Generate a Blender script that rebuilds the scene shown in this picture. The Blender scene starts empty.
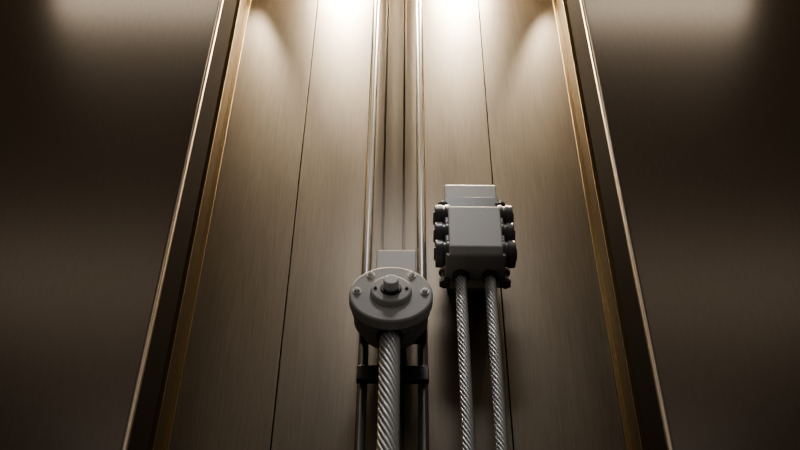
import bpy, bmesh, math
from mathutils import Vector, Matrix
C=bpy.context.scene.collection

# ---------------- materials ----------------
def mat(name,col,metal=0.0,rough=0.5,noise=None,amt=0.15,bump=0.0,spec=0.5,roughvar=0.0):
    m=bpy.data.materials.new(name); m.use_nodes=True
    nt=m.node_tree; b=nt.nodes['Principled BSDF']
    b.inputs['Base Color'].default_value=(*col,1)
    b.inputs['Metallic'].default_value=metal
    b.inputs['Roughness'].default_value=rough
    b.inputs['Specular IOR Level'].default_value=spec
    if noise:
        tc=nt.nodes.new('ShaderNodeTexCoord'); mp=nt.nodes.new('ShaderNodeMapping')
        mp.inputs['Scale'].default_value=noise
        nz=nt.nodes.new('ShaderNodeTexNoise'); nz.inputs['Scale'].default_value=1.0
        nz.inputs['Detail'].default_value=5; nz.inputs['Distortion'].default_value=0.4
        nt.links.new(tc.outputs['Object'],mp.inputs['Vector']); nt.links.new(mp.outputs[0],nz.inputs['Vector'])
        rp=nt.nodes.new('ShaderNodeMapRange')
        rp.inputs['From Min'].default_value=0.3; rp.inputs['From Max'].default_value=0.7
        rp.inputs['To Min'].default_value=1-amt; rp.inputs['To Max'].default_value=1+amt
        nt.links.new(nz.outputs['Fac'],rp.inputs['Value'])
        vm=nt.nodes.new('ShaderNodeVectorMath'); vm.operation='SCALE'
        vm.inputs[0].default_value=col
        nt.links.new(rp.outputs[0],vm.inputs['Scale']); nt.links.new(vm.outputs[0],b.inputs['Base Color'])
        if roughvar:
            r2=nt.nodes.new('ShaderNodeMapRange')
            r2.inputs['From Min'].default_value=0.3; r2.inputs['From Max'].default_value=0.7
            r2.inputs['To Min'].default_value=rough-roughvar; r2.inputs['To Max'].default_value=rough+roughvar
            nt.links.new(nz.outputs['Fac'],r2.inputs['Value']); nt.links.new(r2.outputs[0],b.inputs['Roughness'])
        if bump:
            bp=nt.nodes.new('ShaderNodeBump'); bp.inputs['Strength'].default_value=bump; bp.inputs['Distance'].default_value=0.002
            nt.links.new(nz.outputs['Fac'],bp.inputs['Height']); nt.links.new(bp.outputs[0],b.inputs['Normal'])
    return m
M_back=mat('brushed_taupe_panel',(0.102,0.080,0.056),0.30,0.36,(170,40,5),0.14,0.08,roughvar=0.02)
M_side=mat('dark_bronze_panel',(0.150,0.110,0.083),0.1,0.24,(60,30,10),0.06)
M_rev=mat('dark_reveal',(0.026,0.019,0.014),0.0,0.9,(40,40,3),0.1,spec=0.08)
M_brass=mat('brass_channel',(0.17,0.122,0.058),0.95,0.33,None)
M_bead=mat('satin_edge_bead',(0.55,0.48,0.40),0.9,0.32,(80,80,2),0.05)
M_rail=mat('steel_rod',(0.22,0.23,0.24),0.7,0.30,(80,80,2),0.08)
M_paint=mat('grey_cast_paint',(0.60,0.60,0.595),0.0,0.45,(120,120,120),0.04,0.1)
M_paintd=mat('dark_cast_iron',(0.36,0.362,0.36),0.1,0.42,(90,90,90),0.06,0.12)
M_black=mat('black_rubber_cap',(0.06,0.061,0.063),0.2,0.35,(90,90,90),0.1)
M_bolt=mat('zinc_bolt',(0.95,0.95,0.94),0.0,0.3,(60,60,60),0.03)
M_wire=mat('galvanised_wire',(0.70,0.72,0.75),0.6,0.33,(150,150,150),0.10,0.05)
M_dark=mat('seam_shadow_backing',(0.02,0.017,0.014),0,0.8,(5,5,5),0.1)
M_ceil=mat('ceiling_paint',(0.10,0.08,0.065),0,0.7,(5,5,5),0.1)
M_floor=mat('concrete_floor',(0.10,0.09,0.08),0,0.75,(4,4,4),0.2)

# ---------------- mesh helpers ----------------
def b_box(bm,x0,x1,y0,y1,z0,z1):
    r=bmesh.ops.create_cube(bm,size=1.0)
    for v in r['verts']:
        v.co=Vector((x0+(v.co.x+.5)*(x1-x0),y0+(v.co.y+.5)*(y1-y0),z0+(v.co.z+.5)*(z1-z0)))
def b_cyl(bm,c,r1,r2,L,axis='Y',seg=48):
    """axis Y: r1 at -Y end (front). centred on c"""
    r=bmesh.ops.create_cone(bm,cap_ends=True,segments=seg,radius1=r1,radius2=r2,depth=L)
    if axis=='Y': R=Matrix.Rotation(math.radians(-90),4,'X')
    elif axis=='X': R=Matrix.Rotation(math.radians(90),4,'Y')
    else: R=Matrix.Identity(4)
    for v in r['verts']:
        v.co=(R@v.co)+Vector(c)
def b_prism_x(bm,pts,x0,x1):
    """polygon in YZ extruded in X"""
    a=[bm.verts.new((x0,p[0],p[1])) for p in pts]; d=[bm.verts.new((x1,p[0],p[1])) for p in pts]
    n=len(pts)
    bm.faces.new(a); bm.faces.new(d[::-1])
    for i in range(n): bm.faces.new((a[(i+1)%n],a[i],d[i],d[(i+1)%n]))
def finish(name,bm,m,bevel=0.0,seg=3,smooth=True,parent=None,loc=(0,0,0)):
    bmesh.ops.recalc_face_normals(bm,faces=bm.faces)
    me=bpy.data.meshes.new(name); bm.to_mesh(me); bm.free()
    me.materials.append(m)
    if smooth:
        for p in me.polygons: p.use_smooth=True
        me.set_sharp_from_angle(angle=math.radians(35))
    o=bpy.data.objects.new(name,me); C.objects.link(o); o.location=loc
    if bevel:
        md=o.modifiers.new('bevel','BEVEL'); md.width=bevel; md.segments=seg; md.limit_method='ANGLE'; md.angle_limit=math.radians(35); md.harden_normals=True
    if parent: o.parent=parent
    return o
def top(o,label,cat,group=None,kind=None):
    o['label']=label; o['category']=cat
    if group:o['group']=group
    if kind:o['kind']=kind

# ---------------- room shell ----------------
H=9.9
bm=bmesh.new()
for x0,x1 in ((-1.02,-0.5525),(-0.5475,-0.096),(-0.084,0.014),(0.026,0.4975),(0.5025,1.02)):
    b_box(bm,x0,x1,-0.012,0.02,0,H)
for x in (-0.09,0.02):  # centre grooves shaped to stand in for the rods' shadow lines
    b_box(bm,x-0.0075,x+0.0075,-0.002,0.02,0,H)
wb=finish('wall_back',bm,M_back,0.0015,2)
top(wb,'taupe brushed metal panelled wall with fine vertical seams and two grooves imitating rod shadows','wall',kind='structure')
wb.data.materials.append(M_dark)
bm=bmesh.new(); bm.from_mesh(wb.data); n0=len(bm.faces)
b_box(bm,-1.6,1.6,0.02,0.12,0,H)
bm.faces.ensure_lookup_table()
for f in bm.faces[n0:]: f.material_index=1
bm.to_mesh(wb.data); bm.free()

for s,nm in ((-1,'wall_left'),(1,'wall_right')):
    bm=bmesh.new(); a,c=sorted((s*1.03,s*4.2)); b_box(bm,a,c,-0.6,0.0,0,H)
    o=finish(nm,bm,M_side,0.01,3); top(o,'dark bronze satin metal wall panel flanking the recessed shaft','wall',kind='structure')
for i,s in enumerate((-1,1)):
    bm=bmesh.new()
    a,c=sorted((s*1.010,s*1.03)); b_box(bm,a,c,-0.24,-0.014,0,H)
    a,c=sorted((s*0.996,s*1.03)); b_box(bm,a,c,-0.255,-0.235,0,H)
    a,c=sorted((s*0.985,s*1.03)); b_box(bm,a,c,-0.03,-0.012,0,H)
    o=finish('trim_%d'%(i+1),bm,M_brass,0.003,2); top(o,'brass coloured vertical channel lining the wall reveal','trim',kind='structure')
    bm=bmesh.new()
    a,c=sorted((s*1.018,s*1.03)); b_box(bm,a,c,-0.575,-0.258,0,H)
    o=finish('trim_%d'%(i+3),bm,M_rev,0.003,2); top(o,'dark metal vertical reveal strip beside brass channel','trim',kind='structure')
    bm=bmesh.new()
    b_cyl(bm,(s*1.026,-0.598,H/2),0.013,0.013,H,'Z',24)
    o=finish('trim_%d'%(i+5),bm,M_bead); top(o,'rounded satin steel edge bead on the wall corner','trim',kind='structure')
bm=bmesh.new(); b_box(bm,-4.2,4.2,-7,0.12,-0.1,0); o=finish('floor',bm,M_floor); top(o,'plain dark concrete shaft floor','floor',kind='structure')
bm=bmesh.new(); b_box(bm,-4.2,4.2,-7,0.12,H,H+0.1); o=finish('ceiling',bm,M_ceil); top(o,'dark painted shaft ceiling with lamps','ceiling',kind='structure')

# ---------------- guide rods ----------------
for x in (-0.162,0.109):
    bm=bmesh.new()
    b_cyl(bm,(0,0,H/2),0.023,0.023,H,'Z',32)
    o=finish('guide_rod',bm,M_rail,loc=(x,-0.1,0))
    top(o,'slim vertical round steel guide rod running past the cable pulley','guide rod','pair of vertical guide rods')

# ---------------- wire ropes ----------------
def rope(name,x,y,z0,z1,R,strands,pitch,label,group=None):
    bm=bmesh.new()
    rs=R*math.sin(math.pi/strands)/(1+math.sin(math.pi/strands)); rc=R-rs
    L=z1-z0; per=22; n=int(L/pitch*per); k=14
    for s in range(strands):
        ph=2*math.pi*s/strands; prev=None
        for i in range(n+1):
            z=L*i/n; a=ph-2*math.pi*z/pitch
            c=Vector((rc*math.cos(a),rc*math.sin(a),z))
            T=Vector((rc*math.sin(a)*2*math.pi/pitch,-rc*math.cos(a)*2*math.pi/pitch,1)).normalized()
            N=Vector((math.cos(a),math.sin(a),0)); B=T.cross(N)
            ring=[]
            for j in range(k):
                t=2*math.pi*j/k
                rr=rs*0.98*(1+0.09*(1 if j%2 else -1))
                t2=t+z/pitch*2*math.pi*1.3
                ring.append(bm.verts.new(c+(N*math.cos(t2)+B*math.sin(t2))*rr))
            if prev:
                for j in range(k): bm.faces.new((prev[j],prev[(j+1)%k],ring[(j+1)%k],ring[j]))
            else: bm.faces.new(ring[::-1])
            prev=ring
        bm.faces.new(prev)
    b_cyl(bm,(0,0,L/2),rc*0.88,rc*0.88,L,'Z',12)
    bmesh.ops.recalc_face_normals(bm,faces=bm.faces)
    me=bpy.data.meshes.new(name); bm.to_mesh(me); bm.free(); me.materials.append(M_wire)
    for p in me.polygons: p.use_smooth=True
    o=bpy.data.objects.new(name,me); C.objects.link(o); o.location=(x,y,z0); top(o,label,'wire rope',group)
    return o
PX,PZ=-0.037,5.695      # pulley axis
rope('wire_rope',PX-0.003,-0.345,0,PZ-0.178,0.047,12,0.55,'thick twisted steel wire rope hanging from the round flanged pulley')
for x in (0.285,0.421):
    rope('wire_rope',x,-0.30,0,5.972,0.027,9,0.29,'thin twisted steel wire rope hanging from the bolted clamp block','pair of thin ropes under clamp')

# ---------------- bolts ----------------
def bolt_mesh(r,h):
    bm=bmesh.new()
    b_cyl(bm,(0,-0.15*h,0),r*1.45,r*1.45,0.3*h,'Y',28)
    b_cyl(bm,(0,-0.3*h-0.4*h,0),r,r,0.8*h,'Y',6)
    b_cyl(bm,(0,-1.15*h,0),r*0.5,r*0.6,0.16*h,'Y',20)
    return bm

# ---------------- cable pulley ----------------
root=bpy.data.objects.new('cable_pulley',None); C.objects.link(root); root.location=(PX,-0.1,PZ); root.empty_display_size=0.1
top(root,'grey round flanged pulley with bolted hub mounted across two rods','pulley')
Y=lambda y:y+0.1
bm=bmesh.new(); b_cyl(bm,(0,Y(-0.42),0),0.186,0.186,0.06,'Y',96)
finish('flange',bm,M_paint,0.012,5,parent=root)
bm=bmesh.new()
b_cyl(bm,(0,Y(-0.345),0),0.166,0.166,0.13,'Y',72)
b_cyl(bm,(0,Y(-0.375),0),0.177,0.177,0.04,'Y',72)
b_cyl(bm,(0,Y(-0.25),0),0.130,0.130,0.07,'Y',72)
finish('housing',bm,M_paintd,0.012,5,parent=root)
bm=bmesh.new(); b_box(bm,-0.072,0.114,Y(-0.31),Y(-0.14),0.02,0.475)
finish('mounting_block',bm,M_paint,0.006,3,parent=root)
# hub
bm=bmesh.new(); b_cyl(bm,(0,Y(-0.461),0),0.090,0.094,0.030,'Y',64)
finish('hub_ring',bm,M_paint,0.008,4,parent=root)
bm=bmesh.new(); b_cyl(bm,(0,Y(-0.479),0),0.045,0.048,0.010,'Y',64)
finish('hub_boss',bm,M_black,0.003,3,parent=root)
bm=bmesh.new(); b_cyl(bm,(0,Y(-0.507),0),0.034,0.034,0.048,'Y',48)
finish('hub_pin',bm,M_bolt,0.006,3,parent=root)['label']='bright polished steel pin end'
bo=finish('flange_bolt',bolt_mesh(0.014,0.017),M_bolt,0.0015,2,parent=root); first=True
for a in (52,128,2,178):
    a=math.radians(a); o=bo if first else bo.copy()
    if not first: C.objects.link(o)
    first=False; o.location=(0.150*math.cos(a),Y(-0.45),0.150*math.sin(a)); o.parent=root
bo=finish('hub_screw',bolt_mesh(0.006,0.008),M_black,0.001,2,parent=root); first=True
for a in (0,180):
    a=math.radians(a); o=bo if first else bo.copy()
    if not first: C.objects.link(o)
    first=False; o.location=(0.069*math.cos(a),Y(-0.476),0.069*math.sin(a)); o.parent=root
# rope socket under the flange
bm=bmesh.new(); b_cyl(bm,(-0.003,Y(-0.345),-0.160),0.058,0.064,0.034,'Z',40)
finish('rope_socket',bm,M_black,0.004,3,parent=root)
# yoke bracket lying in front of the two rods
bm=bmesh.new()
b_box(bm,-0.150,0.171,Y(-0.155),Y(-0.124),-0.240,-0.150)
b_box(bm,-0.140,0.161,Y(-0.215),Y(-0.124),0.02,0.12)
b_box(bm,-0.05,0.07,Y(-0.13),Y(-0.012),-0.03,0.10)
b_box(bm,-0.05,0.07,Y(-0.155),Y(-0.13),-0.20,0.0)
finish('yoke_bracket',bm,M_black,0.004,2,parent=root)

# ---------------- clamp block ----------------
CX=0.352; BZ=6.0
root=bpy.data.objects.new('rope_clamp',None); C.objects.link(root); root.location=(CX,0,BZ); root.empty_display_size=0.1
top(root,'grey boxy rope clamp with black side caps fixed on the wall','clamp')
bm=bmesh.new()
b_prism_x(bm,[(-0.445,0.335),(-0.455,0.325),(-0.45,0.03),(-0.425,0.0),(-0.22,0.0),(-0.22,0.335)],-0.124,0.124)
finish('body',bm,M_paint,0.016,4,parent=root)
bm=bmesh.new(); b_prism_x(bm,[(-0.30,0.71),(-0.315,0.69),(-0.315,0.30),(-0.16,0.30),(-0.16,0.71)],-0.130,0.130)
finish('upper_block',bm,M_paint,0.010,4,parent=root)
bm=bmesh.new(); b_box(bm,-0.12,0.12,-0.225,-0.012,0.22,0.64)
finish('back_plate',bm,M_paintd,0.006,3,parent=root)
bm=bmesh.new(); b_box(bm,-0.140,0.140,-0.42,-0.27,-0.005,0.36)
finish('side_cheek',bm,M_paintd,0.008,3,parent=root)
bm=bmesh.new(); b_box(bm,-0.134,0.134,-0.324,-0.30,0.30,0.575)  # dark strip set across the gap between body and upper block
finish('gap_strip',bm,M_black,0.003,3,parent=root)['label']='dark gap strip between the two blocks'
def knob(s):
    bm=bmesh.new()
    b_cyl(bm,(0.012,0,0),0.066,0.066,0.024,'X',48)
    b_cyl(bm,(0.030,0,0),0.060,0.060,0.03,'X',40)
    b_cyl(bm,(0.054,0,0),0.066,0.064,0.036,'X',48)
    b_cyl(bm,(0.074,0,0),0.036,0.036,0.010,'X',6)
    if s<0:
        bmesh.ops.scale(bm,vec=(-1,1,1),verts=bm.verts)
    return bm
M_cap=mat('dark_grey_cap',(0.17,0.17,0.173),0.3,0.30,(90,90,90),0.1)
for s in (-1,1):
    bo=finish('side_cap',knob(s),M_cap,0.010,4,parent=root); first=True
    for z in (0.065,0.200,0.335):
        o=bo if first else bo.copy()
        if not first: C.objects.link(o)
        first=False; o.location=(s*0.114,-0.375,z); o.parent=root
    for z,y in ((0.465,-0.32),(0.01,-0.27)):
        bm=bmesh.new(); b_cyl(bm,(0,0,0),0.014,0.014,0.09,'Z',20); b_cyl(bm,(0,0,0.045),0.026,0.026,0.018,'Z',24); b_cyl(bm,(0,0,-0.03),0.028,0.028,0.026,'Z',6)
        finish('clamp_bolt',bm,M_cap,0.003,2,parent=root,loc=(s*0.142,y,z))
for x in (0.285,0.421):
    bm=bmesh.new(); b_cyl(bm,(0,0,0),0.038,0.042,0.04,'Z',32)
    finish('rope_collar',bm,M_black,0.004,3,parent=root,loc=(x-CX,-0.30,-0.006))

# ---------------- lamps ----------------
def lamp_root(x,y,w,h,label):
    r=bpy.data.objects.new('ceiling_lamp',None); C.objects.link(r); r.location=(x,y,H); top(r,label,'lamp','ceiling lamps in the shaft')
    bm=bmesh.new(); b_box(bm,-w/2-.03,w/2+.03,-h/2-.03,h/2+.03,-0.03,0.0)
    finish('lamp_housing',bm,M_rev,0.004,2,parent=r)
    return r
def lamp(x,y,w,h,power,label,rot=(0,0,0),spread=180,col=(1,0.84,0.64)):
    r=lamp_root(x,y,w,h,label)
    L=bpy.data.lights.new('lamp_light','AREA'); L.shape='RECTANGLE'; L.size=w; L.size_y=h; L.energy=power; L.color=col; L.spread=math.radians(spread)
    o=bpy.data.objects.new('lamp_light',L); C.objects.link(o); o.parent=r; o.location=(0,0,-0.04); o.rotation_euler=rot
def spot(x,y,power,angle,label,rot=(0,0,0),blend=0.5,col=(1,0.84,0.64),rad=0.025):
    r=lamp_root(x,y,0.12,0.12,label)
    L=bpy.data.lights.new('lamp_light','SPOT'); L.spot_size=math.radians(angle); L.spot_blend=blend; L.energy=power; L.color=col; L.shadow_soft_size=rad
    o=bpy.data.objects.new('lamp_light',L); C.objects.link(o); o.parent=r; o.location=(0,0,-0.06); o.rotation_euler=rot
for x in (-0.40,0.40):
    lamp(x,-0.32,0.36,0.08,36,'recessed warm ceiling lamp above the panelled wall',spread=130,col=(1,0.80,0.56))
    spot(x,-0.40,85,66,'warm ceiling spot lamp aimed down the panelled wall',rot=(math.radians(32),0,0),rad=0.02,blend=0.3)
for x in (-0.97,0.97):
    spot(x,-0.24,170,30,'warm ceiling spot lamp above the brass channel',blend=0.5,col=(1,0.80,0.56))
for x in (-1.85,1.85):
    lamp(x,-1.60,1.25,0.05,8,'linear warm ceiling lamp above the bronze wall')
for x in (-2.6,2.6):
    lamp(x,-4.3,2.2,0.8,9,'dim linear ceiling lamp facing the bronze wall')
spot(0.15,-2.6,270,27,'added broad soft fill light in front of the pulleys',rot=(math.radians(35),0,0),blend=1.0,col=(1,0.97,0.94),rad=0.6)  # unseen fill with housing, added to brighten pulley, clamp and ropes
lamp(0.0,-6.5,6.0,0.5,26,'added long dim fill light high behind the camera',col=(1,0.90,0.80))  # out-of-view fill added for general brightness, not a known fixture

w=bpy.data.worlds.new('World'); bpy.context.scene.world=w; w.use_nodes=True
w.node_tree.nodes['Background'].inputs[0].default_value=(0.9,0.84,0.78,1); w.node_tree.nodes['Background'].inputs[1].default_value=0.09

# ---------------- camera ----------------
th=math.radians(52); rho=math.radians(0.52)
f=Vector((0,math.cos(th),math.sin(th))); u=Vector((0,-math.sin(th),math.cos(th))); r=Vector((1,0,0))
r2=r*math.cos(rho)+u*math.sin(rho); u2=u*math.cos(rho)-r*math.sin(rho)
cam=bpy.data.cameras.new('camera'); cam.sensor_width=36; cam.lens=1401/800*36
co=bpy.data.objects.new('camera',cam); C.objects.link(co)
Mx=Matrix((( r2.x,u2.x,-f.x,0),(r2.y,u2.y,-f.y,-4.5),(r2.z,u2.z,-f.z,1.0),(0,0,0,1)))
co.matrix_world=Mx
bpy.context.scene.camera=co
bpy.context.scene.view_settings.view_transform='AgX'
bpy.context.scene.view_settings.look='AgX - Medium High Contrast'
bpy.context.scene.view_settings.exposure=0.15
